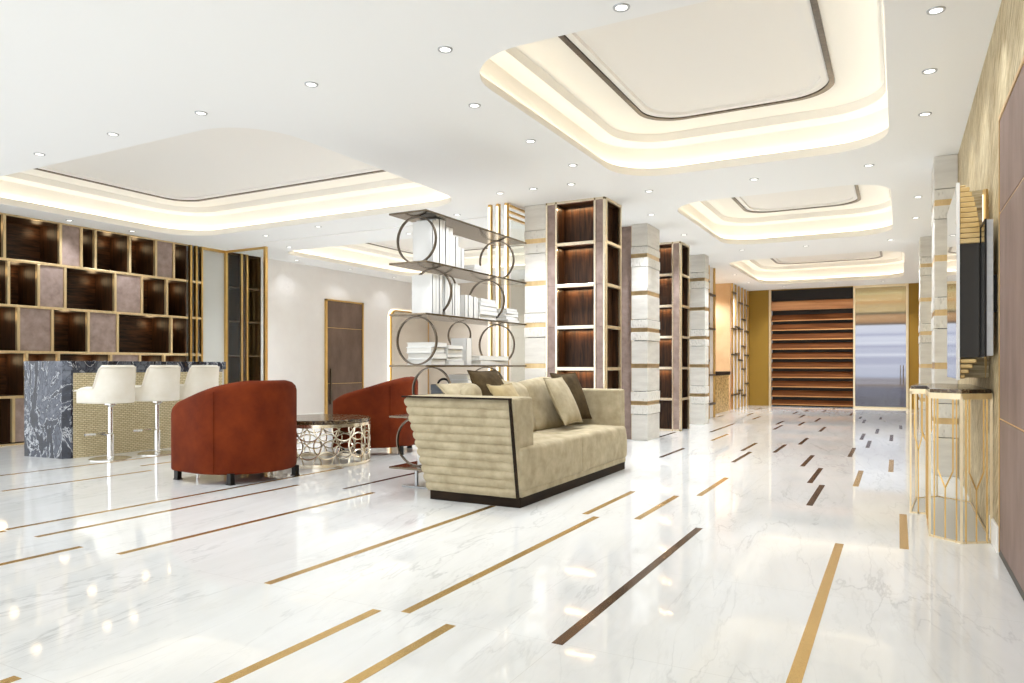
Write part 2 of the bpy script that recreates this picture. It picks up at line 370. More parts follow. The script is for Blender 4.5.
# left lounge door
d = struct(bpy.data.objects.new('door_2', None)); COL.objects.link(d)
for z0, z1 in ((.03, .65), (.658, 1.75), (1.758, 2.28)):
    MB().box(XL, XL + .03, 10.64, 11.68, z0, z1).build('door_panel', 'brown_leather', d, bevel=.003)
MB().box(XL, XL + .045, 10.6, 10.64, 0, 2.31).box(XL, XL + .045, 11.68, 11.72, 0, 2.31).box(XL, XL + .045, 10.6, 11.72, 2.28, 2.31).box(XL, XL + .02, 10.64, 11.68, .6, 1.78).build('door_surround', 'brass', d)
MB().box(XL + .05, XL + .075, 10.7, 10.735, .25, .95).box(XL + .03, XL + .05, 10.71, 10.725, .3, .34).box(XL + .03, XL + .05, 10.71, 10.725, .86, .9).build('door_handle', 'bronze', d)

# halo mirror on the lounge wall
hm = thing('halo_panel', 'rounded taupe wall panel with a glowing edge, past the brown leather door', 'wall panel', (XL, 13.0, 0))
def yz_prism(y0, y1, z0, z1, r, x0, x1):
    b = MB(); p = rrect(y0, y1, z0, z1, r, 0)
    return b.quad_strip([[(x0, a, c) for a, c, _ in p], [(x1, a, c) for a, c, _ in p]])
yz_prism(12.62, 14.02, .16, 2.22, .18, XL + .03, XL + .055).build('panel', 'back_paint', hm, hm.location)
yz_prism(12.57, 14.04, .12, 2.26, .2, XL + .002, XL + .03).build('glow_strip', 'pole_led', hm, hm.location)
p1 = rrect(12.60, 14.035, .14, 2.24, .19, 0); p2 = rrect(12.63, 14.015, .17, 2.21, .175, 0)
MB().quad_strip([[(XL + x, a, c) for a, c, _ in pp] for pp, x in ((p1, .03), (p1, .07), (p2, .07), (p2, .03))], True, False).build('rim', 'brass', hm, hm.location)

# ------------------------------------------------------------------ built-in bookcase, left wall
bc = thing('bookcase', 'tall walnut bookcase in a gold grid with leather covered doors behind the bar', 'bookcase', (XL, 5.5, 0))
ZR = [0.02, .607, 1.178, 1.76, 2.335, 2.905]       # row boundaries from the floor up
T = .017
Y0, Y1 = 4.0, 7.53
rows = {4: ([4.895, 5.578, 5.855, 6.05, 6.559, 6.974, 7.277], 'oloLlllol'), 3: ([4.5, 4.943, 5.299, 5.638, 6.338, 6.747, 7.159], ''),
        2: ([5.058, 5.473, 5.951, 6.371, 7.236], ''), 1: ([4.4, 5.156, 5.552, 6.274, 6.716, 7.116], ''), 0: ([5.0, 6.0, 6.9], '')}
closed = {4: {(5.578, 5.855), (6.974, 7.277)}, 3: {(5.299, 5.638), (6.338, 6.747)}, 2: {(5.058, 5.473), (5.951, 6.371)}, 1: {(6.274, 6.716)}, 0: {(5.0, 6.0)}}
fr = MB(); fr.box(XL - .02, XL + .03, Y0, Y1, 0, .02)
cub_lights = []
for zi, z in enumerate(ZR):
    if zi: fr.box(XL - .02, XL + .03, Y0, Y1, z - T, min(z + T, CH - .002))
for r in range(5):
    ys = [Y0] + rows[r][0] + [Y1]
    for y in ys[1:-1]: fr.box(XL - .02, XL + .03, y - T, y + T, ZR[r] + T, ZR[r + 1] - T)
    for a, b in zip(ys, ys[1:]):
        z0, z1 = ZR[r] + T, ZR[r + 1] - T; a2, b2 = a + T, b - T
        if (a, b) in closed[r]:
            MB().box(XL - .02, XL + .012, a2, b2, z0, z1).build('leather_door', 'taupe_leather', bc, bc.location, bevel=.006)
        else:
            D = .42; xb = XL - D
            m = MB()
            m.box(xb - .015, xb, a2 - .01, b2 + .01, z0 - .01, z1 + .01)
            o = m.build('cubby_back', 'dark_wood', bc, bc.location)
            m = MB(); m.box(xb, XL - .02, a2 - .012, a2, z0, z1).box(xb, XL - .02, b2, b2 + .012, z0, z1)
            m.box(xb, XL - .02, a2, b2, z0 - .012, z0).box(xb, XL - .02, a2, b2, z1, z1 + .012)
            m.build('cubby_lining', 'dark_wood_upright', o, bc.location)
            if r > 0 and a2 > 4.0: cub_lights.append((xb + .09, b2 - min(.10, (b2 - a2) * .3), z1 - .05))
fr.build('frame', 'champagne', bc, bc.location, bevel=.003)

# brass post screen next to the bookcase
sp = thing('brass_post_screen', 'three slim brass posts with linking pegs at the end of the wall bookcase', 'screen', (XL, 7.67, 0))
for y in (7.572, 7.673, 7.775):
    MB().box(XL - .01, XL + .045, y - .017, y + .017, 0, CH).build('post', 'brass', sp, sp.location, bevel=.004)
for z in ZR[1:5]:
    MB().box(XL, XL + .035, 7.56, 7.79, z - .02, z + .02).build('peg', 'pale_gold', sp, sp.location, bevel=.003)
gs = thing('glass_partition', 'brass framed corner glass partition standing past the bar', 'partition', (XL, 8.25, 0))
MB().box(XL - .03, XL, 7.79, 8.235, 0, CH).build('grey_panel', 'grey_glass_panel', gs, gs.location)
MB().box(XL - .0, XL + .05, 8.23, 8.27, 0, CH).build('corner_post', 'brass', gs, gs.location, bevel=.004)
MB().box(-8.93, -8.88, 8.22, 8.27, 0, CH).build('end_post', 'brass', gs, gs.location, bevel=.004)
MB().box(XL, XL + .04, 7.79, 8.23, CH - .04, CH).box(XL + .05, -8.93, 8.235, 8.26, CH - .035, CH).box(XL + .05, -8.93, 8.235, 8.26, 0, .03).build('rail', 'brass', gs, gs.location)
MB().box(XL + .05, -8.93, 8.243, 8.252, .03, CH - .035).build('glass_pane', 'clear_glass', gs, gs.location)
b2 = thing('narrow_bookcase', 'narrow dark walnut bookcase with brass uprights behind the glass partition', 'bookcase', (XL, 8.65, 0))
for a, b in ((8.33, 8.56), (8.71, 9.0)):
    z = ZR
    for i in range(5):
        o = MB().box(XL - .4, XL - .385, a, b, z[i], z[i + 1]).build('cubby_back', 'dark_wood', b2, b2.location)
        MB().box(XL - .385, XL, a, b, z[i + 1] - .02, z[i + 1]).box(XL - .385, XL, b, b + .012, z[i], z[i + 1]).box(XL - .385, XL, a - .012, a, z[i], z[i + 1]).build('cubby_lining', 'dark_wood_upright', o, b2.location)
MB().box(XL - .02, XL + .03, 8.56, 8.595, 0, CH).box(XL - .02, XL + .03, 8.675, 8.71, 0, CH).build('upright', 'brass', b2, b2.location)
MB().box(XL - .4, XL, 8.595, 8.675, 0, CH).build('divider', 'dark_wood_upright', b2, b2.location)
struct(MB().box(XL - .55, XL - .0, 9.016, 9.06, 0, CH).build('wall_left_return', 'wall_paint'))

# ------------------------------------------------------------------ bar counter
bar = thing('bar_counter', 'long bar counter with swirling blue grey marble end and woven gold front', 'bar counter', (-8.2, 5.5, 0))
MB().prism([(-8.55, 4.46), (-7.92, 4.51), (-7.87, 4.575), (-7.872, 4.60), (-8.55, 4.60)], 0, .955).build('marble_end', 'blue_marble', bar, bar.location)
MB().box(-8.53, -7.875, 4.602, 6.55, .0, .925).build('woven_front', 'woven_gold', bar, bar.location)
MB().prism([(-8.555, 4.455), (-7.915, 4.503), (-7.86, 4.58), (-7.86, 6.6), (-8.555, 6.6)], .955, 1.055).build('marble_top', 'blue_marble', bar, bar.location, bevel=.004)
MB().box(-8.0, -7.868, 4.602, 6.55, .926, .9545).build('top_rail', 'blue_marble', bar, bar.location)

# ------------------------------------------------------------------ u shaped upholstered shells (chairs and stools); local +x is the front
def u_path(R, arm, n=40, m=10, sq=1.0):
    P = [(arm * (1 - k / m), R, 0, 1) for k in range(m)]
    for k in range(n + 1):
        a = PI / 2 + PI * k / n; ca, sa = math.cos(a), math.sin(a)
        P.append((R * sq * ca, R * sa, ca, sa))
    P += [(arm * (k + 1) / m, -R, 0, -1) for k in range(m)]
    return P
def u_shell(R, arm, th, zb, hf, flare=0, sq=1.0, tip=True):
    b = MB(); rings = []; P = u_path(R, arm, sq=sq)
    for i, (x, y, nx, ny) in enumerate(P):
        h = hf(x); rr = th / 2; cs = []
        prof = [(-.012, zb), (0, zb + .02), (0, zb + (h - zb) * .5), (0, h - rr)]
        prof += [(-rr + rr * math.cos(a), h - rr + rr * math.sin(a)) for a in (PI / 6, PI / 3, PI / 2, 2 * PI / 3, 5 * PI / 6)]
        prof += [(-th, h - rr), (-th, zb + (h - zb) * .5), (-th, zb)]
        e = min(i, len(P) - 1 - i)
        k = (.25, .62, .86, .97)[e] if tip and e < 4 else 1
        for o, z in prof:
            oo = -th / 2 + (o + th / 2) * k + flare * (z - zb) / max(.01, h - zb)
            zz = z if k == 1 else zb + (z - zb) * (1 - (1 - k) * .10)
            cs.append((x + nx * oo, y + ny * oo, zz))
        rings.append(cs)
    return b.quad_strip(rings)
def u_fill(R, arm, z0, z1, sq=1.0):      # seat inside the shell
    P = u_path(R, arm, sq=sq); poly = [(x, y) for x, y, _, _ in P]
    def sc_(f, z): return [(arm * .4 + (x - arm * .4) * f, y * f, z) for x, y in poly]
    return MB().quad_strip([sc_(.99, z0), sc_(1, z0 + .02), sc_(1, z1 - .05), sc_(.97, z1 - .015), sc_(.9, z1), sc_(.4, z1 + .01)])

def armchair(label):
    t = thing('barrel_armchair', label, 'armchair', group='rust barrel armchairs')
    R, arm, th = .475, .42, .13
    def h(x):
        s = max(0, min(1, (x + R - .05) / (arm + R - .05))); return .875 - .225 * (s ** 1.15)
    u_shell(R, arm, th, .085, h).build('shell', 'rust_velvet', t, smooth=True, ang=60)
    u_fill(R - th + .005, arm + .02, .09, .30).build('seat_base', 'rust_velvet', t, smooth=True, ang=60)
    u_fill(R - th, arm + .01, .305, .45).build('seat_cushion', 'rust_velvet', t, smooth=True, ang=60)
    for a in (62, -62):
        ca, sa = math.cos(PI - math.radians(a)), math.sin(PI - math.radians(a)); r0 = R + .004
        MB().tube([(r0 * ca, r0 * sa, .10), (r0 * ca, r0 * sa, h(r0 * ca) - .05)], .005, 6).build('seam_piping', 'rust_velvet', t)
    for x, y in ((.32, .42), (.32, -.42), (-.33, .33), (-.33, -.33)):
        MB().prism([(x - .028, y - .02), (x + .028, y - .02), (x + .028, y + .02), (x - .028, y + .02)], 0, .095).box(x - .034, x + .034, y - .026, y + .026, 0, .008).build('leg', 'black_metal', t)
    return t
ac = armchair('')
ac2 = dup(ac)
place(ac, (-5.225, 4.56, 0), math.radians(173), 'rust velvet barrel armchair seen from behind, nearest the cream bar stools')
place(ac2, (-5.40, 6.70, 0), math.radians(208), 'rust velvet barrel armchair seen from the side, behind the round lattice table')

def stool():
    t = thing('bar_stool', '', 'bar stool', group='cream bar stools at the counter')
    R, arm = .235, .25
    def h(x):
        s = max(0, min(1, (x + .14) / .09)); s = s * s * (3 - 2 * s); return 1.01 - .225 * s - .03 * max(0, (x - .08) / .17)
    u_shell(R, arm, .05, .605, h, flare=0.0).build('shell', 'cream_leather', t, smooth=True, ang=60)
    u_fill(R - .052, arm, .61, .72).build('seat_cushion', 'cream_leather', t, smooth=True, ang=60)
    P = [(x + nx * .004, y + ny * .004, h(x) - .022) for x, y, nx, ny in u_path(R, arm)]
    MB().tube(P, .007, 6).build('piping', 'cream_leather', t, smooth=True)
    MB().lathe([(.205, 0), (.205, .008), (.19, .014), (.04, .022), (.034, .03), (.034, .27), (.024, .28), (.024, .56), (.06, .585), (.06, .606)], (0, 0, 0), 28).build('pedestal', 'chrome', t, smooth=True)
    MB().tube([(0, 0, .255), (.27, 0, .255)], .013).box(.262, .286, -.11, .11, .242, .268).build('footrest', 'chrome', t, smooth=True)
    return t
s0 = stool()
for i, (y, lab) in enumerate(((4.75, 'cream leather bar stool in front of the marble end of the bar'), (5.30, 'cream leather bar stool between the two others at the bar'),
                              (5.84, 'cream leather bar stool mostly hidden behind the near rust armchair'))):
    place(s0 if i == 0 else dup(s0), (-7.45, y, 0), PI, lab)

# ------------------------------------------------------------------ round lattice coffee table
ct = thing('coffee_table', 'round coffee table with dark marble top on a pale metal petal lattice drum', 'coffee table', (-5.30, 5.645, 0))
RT = .50; zt, zb = .405, .015
MB().lathe([(RT - .03, .425), (RT + .005, .425), (RT + .012, .435), (RT + .012, .458), (RT + .004, .466), (RT - .04, .466)], (0, 0, 0), 64).build('marble_top', 'brown_marble', ct, smooth=True)
fr = MB()
for z in (zb, zt): fr.quad_strip([[((RT + dr) * math.cos(2 * PI * k / 72), (RT + dr) * math.sin(2 * PI * k / 72), z + dz) for dr, dz in ((0, -.012), (.012, -.012), (.012, .02), (0, .02))] for k in range(73)], True, False)
fr.build('hoop', 'polished_champagne', ct, smooth=True)
lat = MB(); NC = 18; s_ = 2 * PI * RT / NC; rr = s_ / math.sqrt(2)
for i in range(NC):
    for j in range(0, 3):
        zc = zb + .02 + j * s_; seg = []
        for k in range(41):
            a = 2 * PI * k / 40; u = i * s_ + rr * math.cos(a); z = zc + rr * math.sin(a)
            if zb - .001 <= z <= zt + .001:
                th = u / RT; seg.append((RT * math.cos(th) + .004 * math.cos(th), (RT + .004) * math.sin(th), z))
            else:
                if len(seg) > 1: lat.tube(seg, .0072, 5)
                seg = []
        if len(seg) > 1: lat.tube(seg, .0072, 5)
lat.build('lattice', 'polished_champagne', ct, smooth=True)
MB().lathe([(.25, .41), (.25, .425)], (0, 0, 0), 32).box(-RT, RT, -.03, .03, .405, .424).box(-.03, .03, -RT, RT, .405, .424).build('underframe', 'pale_gold', ct)

# ------------------------------------------------------------------ sofa
so = thing('sofa', 'beige velvet two seat sofa with channel quilted end on a dark plinth', 'sofa', (-2.75, 5.56, 0))
L = so.location
MB().box(-3.10, -2.335, 4.465, 6.66, 0, .075).build('plinth', 'plinth_wood', so, L, bevel=.004)
def xf(z): return -2.325 - .035 * (z - .07) / .70      # front line
def xb(z): return -3.105 - .185 * (z - .07) / .70      # back line
ZB, ZT = .07, .775
# arms: slanted prisms
def arm(y0, y1, ys):
    m = MB(); m.extrude_y([(xb(ZB), ZB), (xf(ZB) - .012, ZB), (xf(.42) - .005, .42), (xf(ZT), ZT), (xb(ZT), ZT)], y0, y1)
    return m
FL = .075
def flare(m, y, sgn):
    m.v = [(a, b + (sgn * FL * (c - ZB) if abs(b - y) < .04 else 0), c) for a, b, c in m.v]; return m
def quilt(y, sgn):                       # channel quilted skin on an arm's outer face
    n = 11; m = MB(); rings = []; K = 6
    zs = [ZB + .0 + (ZT - .02 - ZB) * i / (n * K) for i in range(n * K + 1)]
    rows_ = []
    for i, z in enumerate(zs):
        f = (i % K) / K; bul = .015 * (1 - abs(2 * f - 1) ** 2.6) if 0 < f < 1 else 0
        row = []
        for q in range(25):
            u = q / 24; x = xb(z) + (xf(z) - .022 - xb(z)) * u
            e = min(1, (1 - abs(2 * u - 1)) * 14); w = .006 * noise.noise(Vector((x * 9, z * 14, y)))
            if q == 0: x -= bul * .8
            row.append((x, y + sgn * ((bul + w) * (.55 + .45 * e) + FL * (z - ZB)), z))
        rows_.append(row)
    return m.quad_strip(rows_, False, False)
YN, YF = 4.455, 6.68
a1 = flare(arm(YN, 4.715, 0), YN, -1).build('arm', 'beige_velvet', so, L, bevel=.018)
q1 = quilt(YN, -1).build('quilted_panel', 'beige_velvet', a1, L, smooth=True, ang=80)
a2 = flare(arm(6.56, YF, 0), YF, 1).build('arm', 'beige_velvet', so, L, bevel=.018)
quilt(YF, 1).build('quilted_panel', 'beige_velvet', a2, L, smooth=True, ang=80)
for y, a in ((YN, a1),):
    s1 = -1 if y == YN else 1
    tr = MB()
    tr.quad_strip([[(xf(z) - .018 + dx, y + dy, z) for dx, dy in ((-.006, s1 * .026), (.006, s1 * .026), (.006, -s1 * .004), (-.006, -s1 * .004))] for z in (ZB, .42, ZT)])
    tr.box(xb(ZT) - .01, xf(ZT) - .01, y + s1 * .026, y - s1 * .004, ZT - .012, ZT)
    flare(tr, y, s1)
    tr.build('dark_trim', 'plinth_wood', a, L)
MB().extrude_y([(xb(ZB), ZB), (-2.95, ZB), (-2.98, ZT), (xb(ZT), ZT)], 4.715, 6.56).build('back_frame', 'beige_velvet', so, L, bevel=.018)
MB().quad_strip([[(xb(z) - .012 * (1 - abs(2 * ((i % 6) / 6) - 1) ** 2.6 if i % 6 else 0), y, z) for y in (4.5, 5.5, 6.64)] for i, z in enumerate([ZB + (ZT - ZB) * i / 66 for i in range(67)])], False, False).build('quilted_back', 'beige_velvet', so, L, smooth=True, ang=80)
for y0, y1, sd in ((YN + .01, 5.57, 1), (5.572, YF - .01, 5)):
    m = MB().soft_box(-2.96, -2.318, y0, y1, .105, .425, r=.035, n=16, puff=.012, wob=.02, seed=sd)
    m.build('seat_cushion', 'beige_velvet', so, L, smooth=True, ang=60)
MB().box(-3.0, -2.325, YN + .02, YF - .02, .07, .12).build('base_rail', 'beige_velvet', so, L, bevel=.012)
for y0, y1, sd in ((4.73, 5.64, 3), (5.645, 6.55, 8)):
    m = MB().soft_box(-.09, .09, y0, y1, 0, .44, r=.06, n=16, puff=.02, wob=.03, seed=sd)
    m.v = [(-2.90 + x - (z - .2) * .24, y, z + .42) for x, y, z in m.v]
    m.build('back_cushion', 'beige_velvet', so, L, smooth=True, ang=60)

def pillow(label, w, h, t, mat, loc, rot, grp=None, seed=0):
    n = 20; b = MB()
    for sg in (1, -1):
        rows_ = []
        for j in range(n + 1):
            r = []
            for i in range(n + 1):
                u, v_ = 2 * i / n - 1, 2 * j / n - 1
                pz = t / 2 * ((1 - abs(u) ** 2.4) * (1 - abs(v_) ** 2.4)) ** .55
                k = 1 - .06 * (1 - u * u) * v_ * v_ ; k2 = 1 - .06 * (1 - v_ * v_) * u * u
                w_ = .010 * noise.noise(Vector((u * 2, v_ * 2, seed + sg)))
                r.append((u * w / 2 * k2, sg * (pz + w_ * (1 - u * u) * (1 - v_ * v_)), v_ * h / 2 * k))
            rows_.append(r)
        b.quad_strip(rows_, False, False)
    o = b.build('throw_pillow', mat, smooth=True, ang=80); o.location = loc; o.rotation_euler = tuple(math.radians(a) for a in rot)
    me = o.data; bm = bmesh.new(); bm.from_mesh(me); bmesh.ops.remove_doubles(bm, verts=bm.verts[:], dist=.0005); bmesh.ops.recalc_face_normals(bm, faces=bm.faces[:]); bm.to_mesh(me); bm.free()
    e = [((-1) ** ((k + 1) // 2 % 2) , 0) for k in range(4)]
    pts = []
    for (u0, v0), (u1, v1) in (((-1, -1), (1, -1)), ((1, -1), (1, 1)), ((1, 1), (-1, 1)), ((-1, 1), (-1, -1))):
        for k in range(10):
            u, v_ = u0 + (u1 - u0) * k / 10, v0 + (v1 - v0) * k / 10
            pts.append((u * w / 2 * (1 - .06 * (1 - v_ * v_) * u * u), 0, v_ * h / 2 * (1 - .06 * (1 - u * u) * v_ * v_)))
    MB().tube(pts, .006, 6, True).build('piping', mat, o, smooth=True)
    tag(o, label, 'pillow', grp); return o
G = 'throw pillows on the sofa'
pillow('small pale beige pillow lying flat on the back of the sofa beside the grey bag', .46, .42, .14, 'beige_velvet', (-3.06, 4.98, .72), (-50, 0, 80), G, 1)
pillow('dark brown rounded throw pillow upright behind the near arm of the sofa', .44, .44, .15, 'brown_velvet', (-2.86, 5.0, .77), (-28, 0, 90), G, 2)
pillow('light gold throw pillow next to the dark rounded one on the sofa', .38, .44, .15, 'gold_velvet', (-2.73, 5.05, .66), (-28, 0, 88), G, 3)
pillow('beige throw pillow leaning on a dark one at the far sofa arm', .42, .46, .13, 'beige_velvet', (-2.66, 5.93, .69), (-27, 0, 92), G, 4)
pillow('dark brown square throw pillow behind a beige one on the sofa', .48, .48, .13, 'brown_velvet', (-2.74, 6.29, .71), (-22, 0, 84), G, 5)

# ------------------------------------------------------------------ ring shelf
rs = thing('ring_shelf', 'tall bronze open shelf unit carried on metal rings behind the sofa', 'shelf unit', (-3.48, 5.6, 0))
L = rs.location; SX = -3.495; SZ = [.16, .577, .992, 1.41, 1.828, 2.235]; SY0, SY1 = 4.71, 6.47
for z in SZ:
    MB().prism([(SX - .185, SY0), (SX + .185, SY0), (SX + .185, SY1), (SX - .185, SY1)], z, z + .016).build('shelf', 'shelf_bronze', rs, L, bevel=.003)
for i in range(5):
    zc = (SZ[i] + .016 + SZ[i + 1]) / 2; R = (SZ[i + 1] - SZ[i] - .016) / 2 + .001
    ys = (4.84, 6.18) if i % 2 == 0 else (5.06, 5.98)
    for y in ys: MB().ring_xz((SX, y, zc), R, .010, .024).build('ring', 'bronze', rs, L, smooth=True, ang=40)
for i, y in ((4, 5.49), (3, 5.365), (2, 5.62)):
    R = .125; z = SZ[i] + .017 + R if i == 4 else SZ[i + 1] - R - .001
    MB().ring_xz((SX - .08, y, z), R, .008, .02).build('small_ring', 'bronze', rs, L, smooth=True, ang=40)
for y in (4.84, 6.18):
    MB().box(SX - .012, SX + .012, y - .012, y + .012, .012, .16).box(SX - .13, SX + .13, y - .03, y + .03, 0, .012).build('foot', 'silver_metal', rs, L, bevel=.003)

def book(size, loc, rz, label, group, lying=False):
    # size: (thickness, depth, height) of an upright book; spine faces local +x
    w, dp, h = size
    t = thing('book', label, 'book', loc, rz, group)
    b = MB()
    if lying:   # w = length along x, dp = length along y, h = thickness
        b.box(-w / 2, w / 2, -dp / 2, dp / 2, 0, .004).box(-w / 2, w / 2, -dp / 2, dp / 2, h - .004, h).box(w / 2 - .005, w / 2, -dp / 2, dp / 2, 0, h)
        pg = MB().box(-w / 2 + .006, w / 2 - .005, -dp / 2 + .006, dp / 2 - .006, .004, h - .004)
    else:       # depth along x (spine at +x), thickness along y
        b.box(-dp / 2, dp / 2, -w / 2, -w / 2 + .003, 0, h).box(-dp / 2, dp / 2, w / 2 - .003, w / 2, 0, h).box(dp / 2 - .004, dp / 2, -w / 2, w / 2, 0, h)
        pg = MB().box(-dp / 2 + .005, dp / 2 - .004, -w / 2 + .003, w / 2 - .003, .005, h - .006)
    b.build('cover', 'white_paper', t); pg.build('pages', 'page_paper', t)
    return t
def upright_row(level, y, specs, name, group, xo=.02):
    z = SZ[level] + .0165
    for i, (w, dp, h) in enumerate(specs):
        book((w - .001, dp, h), (SX + xo + random.uniform(-.004, .004), y + w / 2, z), 0, f'{ORD[i]} upright white book of the {name}', group); y += w
    return y
upright_row(4, 4.90, [(.05, .20, .36), (.05, .20, .38), (.045, .20, .385), (.05, .195, .385)], 'tall set, top shelf of the ring unit', 'upright books on the top shelf')
upright_row(4, 5.10, [(.06, .19, .34), (.055, .19, .34)], 'middle set, top shelf of the ring unit', 'upright books on the top shelf')
upright_row(4, 5.216, [(.05, .18, .285), (.045, .18, .28)], 'shorter set, top shelf of the ring unit', 'upright books on the top shelf')
upright_row(4, 5.312, [(.05, .17, .20), (.05, .17, .195)], 'shortest set, top shelf of the ring unit', 'upright books on the top shelf')
upright_row(3, 4.895, [(.05, .21, .33), (.045, .21, .335), (.05, .21, .335)], 'tall set, second shelf of the ring unit', 'upright books on the second shelf')
upright_row(3, 5.076, [(.045, .20, .335), (.045, .20, .33)], 'next tall pair, second shelf of the ring unit', 'upright books on the second shelf')
upright_row(3, 5.17, [(.04, .18, .29), (.035, .18, .285), (.05, .18, .29), (.04, .18, .28)], 'thinner set, second shelf of the ring unit', 'upright books on the second shelf')
upright_row(3, 5.40, [(.05, .2, .205), (.045, .2, .205), (.05, .2, .2), (.045, .2, .2), (.04, .2, .195)], 'low set, second shelf of the ring unit', 'low upright books on the second shelf')
def stack(level, x, y, specs, name, group):
    z = SZ[level] + .0165; n = len(specs)
    for i, (w, d_, h) in enumerate(specs):
        pos = 'bottom' if i == 0 else ('top' if i == n - 1 else ORD[i])
        lab = f'{pos} white book of the {name}' if pos in ('bottom', 'top') else f'white book, {pos} from the bottom of the {name}'
        book((w, d_, h - .001), (x + random.uniform(-.008, .008), y + random.uniform(-.012, .012), z), random.uniform(-.05, .05), lab, group, True); z += h
stack(4, SX + .02, 5.68, [(.22, .26, .03), (.2, .25, .025), (.19, .22, .022)], 'flat stack, top shelf of the ring unit', 'flat books on the top shelf')
stack(3, SX + .03, 5.79, [(.22, .3, .045), (.22, .31, .04), (.21, .3, .042), (.21, .29, .035), (.2, .28, .035)], 'bigger flat stack, second shelf', 'flat books on the second shelf')
stack(3, SX + .03, 6.27, [(.22, .26, .03), (.2, .25, .03), (.2, .25, .028), (.19, .24, .028), (.18, .22, .025)], 'smaller flat stack, second shelf', 'flat books on the second shelf')
stack(2, SX + .0, 4.97, [(.25, .2, .05), (.26, .2, .05), (.25, .2, .048), (.27, .2, .04)], 'stack seen through a ring, third shelf', 'flat books on the third shelf')
stack(2, SX + .04, 5.205, [(.24, .24, .035), (.22, .23, .03), (.23, .24, .03), (.22, .23, .04), (.22, .22, .035)], 'stack beside the ringed one, third shelf', 'flat books on the third shelf')
stack(2, SX + .04, 5.87, [(.22, .55, .042), (.22, .54, .045)], 'long flat pair, third shelf', 'flat books on the third shelf')
b_ = book((.09, .16, .24), (SX + .05, 5.45, SZ[2] + .0165), 0, 'thick white book standing alone on the third stocked shelf', 'single upright books')
stack(1, SX + .04, 5.52, [(.24, .3, .06), (.23, .3, .06), (.24, .28, .06), (.22, .28, .055), (.22, .26, .05), (.21, .26, .045)], 'flat stack above the sofa back', 'flat books behind the sofa')
b_ = book((.07, .2, .27), (SX + .07, 4.93, SZ[0] + .0165), 0, 'white book standing on the lowest shelf behind the quilted end of the sofa', 'single upright books')
bg = thing('handled_box', 'grey leather box with a black looped handle on the shelf behind the sofa', 'box', (SX + .045, 5.175, SZ[1] + .0165))
MB().box(-.075, .075, -.09, .09, 0, .23).build('box_body', 'grey_leather', bg, bevel=.01)
MB().box(-.078, .078, -.093, .093, .195, .25).build('lid', 'grey_leather', bg, bevel=.01)
MB().tube([(.06 * math.cos(PI * k / 14), 0, .245 + .05 * math.sin(PI * k / 14)) for k in range(15)], .01, 8).build('handle', 'black_metal', bg, smooth=True)

# ------------------------------------------------------------------ lit brass pole screen behind the ring shelf
lp = thing('lit_pole_screen', 'three tall brass poles with light strips behind the ring shelf', 'screen', (-4.15, 7.38, 0))
L = lp.location
for x in (-4.262, -4.152, -4.04):
    o = MB().box(x - .017, x + .017, 7.36, 7.41, 0, CH).build('pole', 'brass', lp, L)
    MB().box(x - .013, x + .013, 7.352, 7.36, .05, CH - .03).build('light_strip', 'pole_led', o, L)
for k, z in enumerate((CH - .02, CH - .09, CH - .16)):
    MB().box(-4.03 + .0, -3.995, 7.38, 8.2, z - .02, z).build('top_rail', 'brass', lp, L)
MB().box(-4.0, -3.98, 7.42, 8.2, 0, CH - .2).build('glass_pane', 'clear_glass', lp, L)

# ------------------------------------------------------------------ stone columns
def stone_column(x0, x1, y0, y1, label):
    t = thing('stone_column', label, 'column', ((x0 + x1) / 2, (y0 + y1) / 2, 0), 0, 'banded stone columns'); L = t.location
    H_ = CH; f = lambda q: H_ * (1 - q)     # q: fraction down from the ceiling
    bands = [.147, .320, .490, .656, .828]; hb = .0085
    rough = [(.105, .198), (.442, .540), (.774, .880)]
    cuts = sorted([0, 1] + [b for r in rough for b in r])
    def blk(a, b, kind_):
        e = .0 if kind_ == 'stone_smooth' else .006
        edges = [a]
        for q in bands:
            if a < q < b: edges += [q - hb, q + hb]
        edges.append(b)
        for i in range(0, len(edges), 2):
            z1, z0 = f(edges[i]), f(edges[i + 1])
            if z0 < .001: z0 = 0
            m = MB().box(x0 - e, x1 + e, y0 - e, y1 + e, z0 + (.004 if z0 > 0 else 0), z1 - .002)
            o = m.build('smooth_block' if kind_ == 'stone_smooth' else 'hammered_block', kind_, t, L, bevel=.006)
    for a, b in zip(cuts, cuts[1:]):
        blk(a, b, 'stone_rough' if (a, b) in rough else 'stone_smooth')
    for q in bands:
        MB().box(x0 + .004, x1 - .004, y0 + .004, y1 - .004, f(q + hb) - .004, f(q - hb) + .006).build('brass_band', 'band_gold', t, L)
    MB().box(x0 + .03, x1 - .03, y0 + .03, y1 - .03, .01, CH - .01).build('core', 'black_metal', t, L)
    return t
stone_column(-3.93, -3.645, 7.63, 8.15, 'banded stone column beside the lit brass poles')
stone_column(-3.17, -2.945, 9.3, 9.85, 'banded stone column between the two walnut display columns')
stone_column(-3.17, -2.90, 12.35, 12.62, 'banded stone column beyond the farther walnut display column')
stone_column(.29, XR - .002, 7.58, 8.15, 'nearer banded stone column against the right wall')
stone_column(.285, XR - .002, 12.2, 12.8, 'farther banded stone column against the right wall')

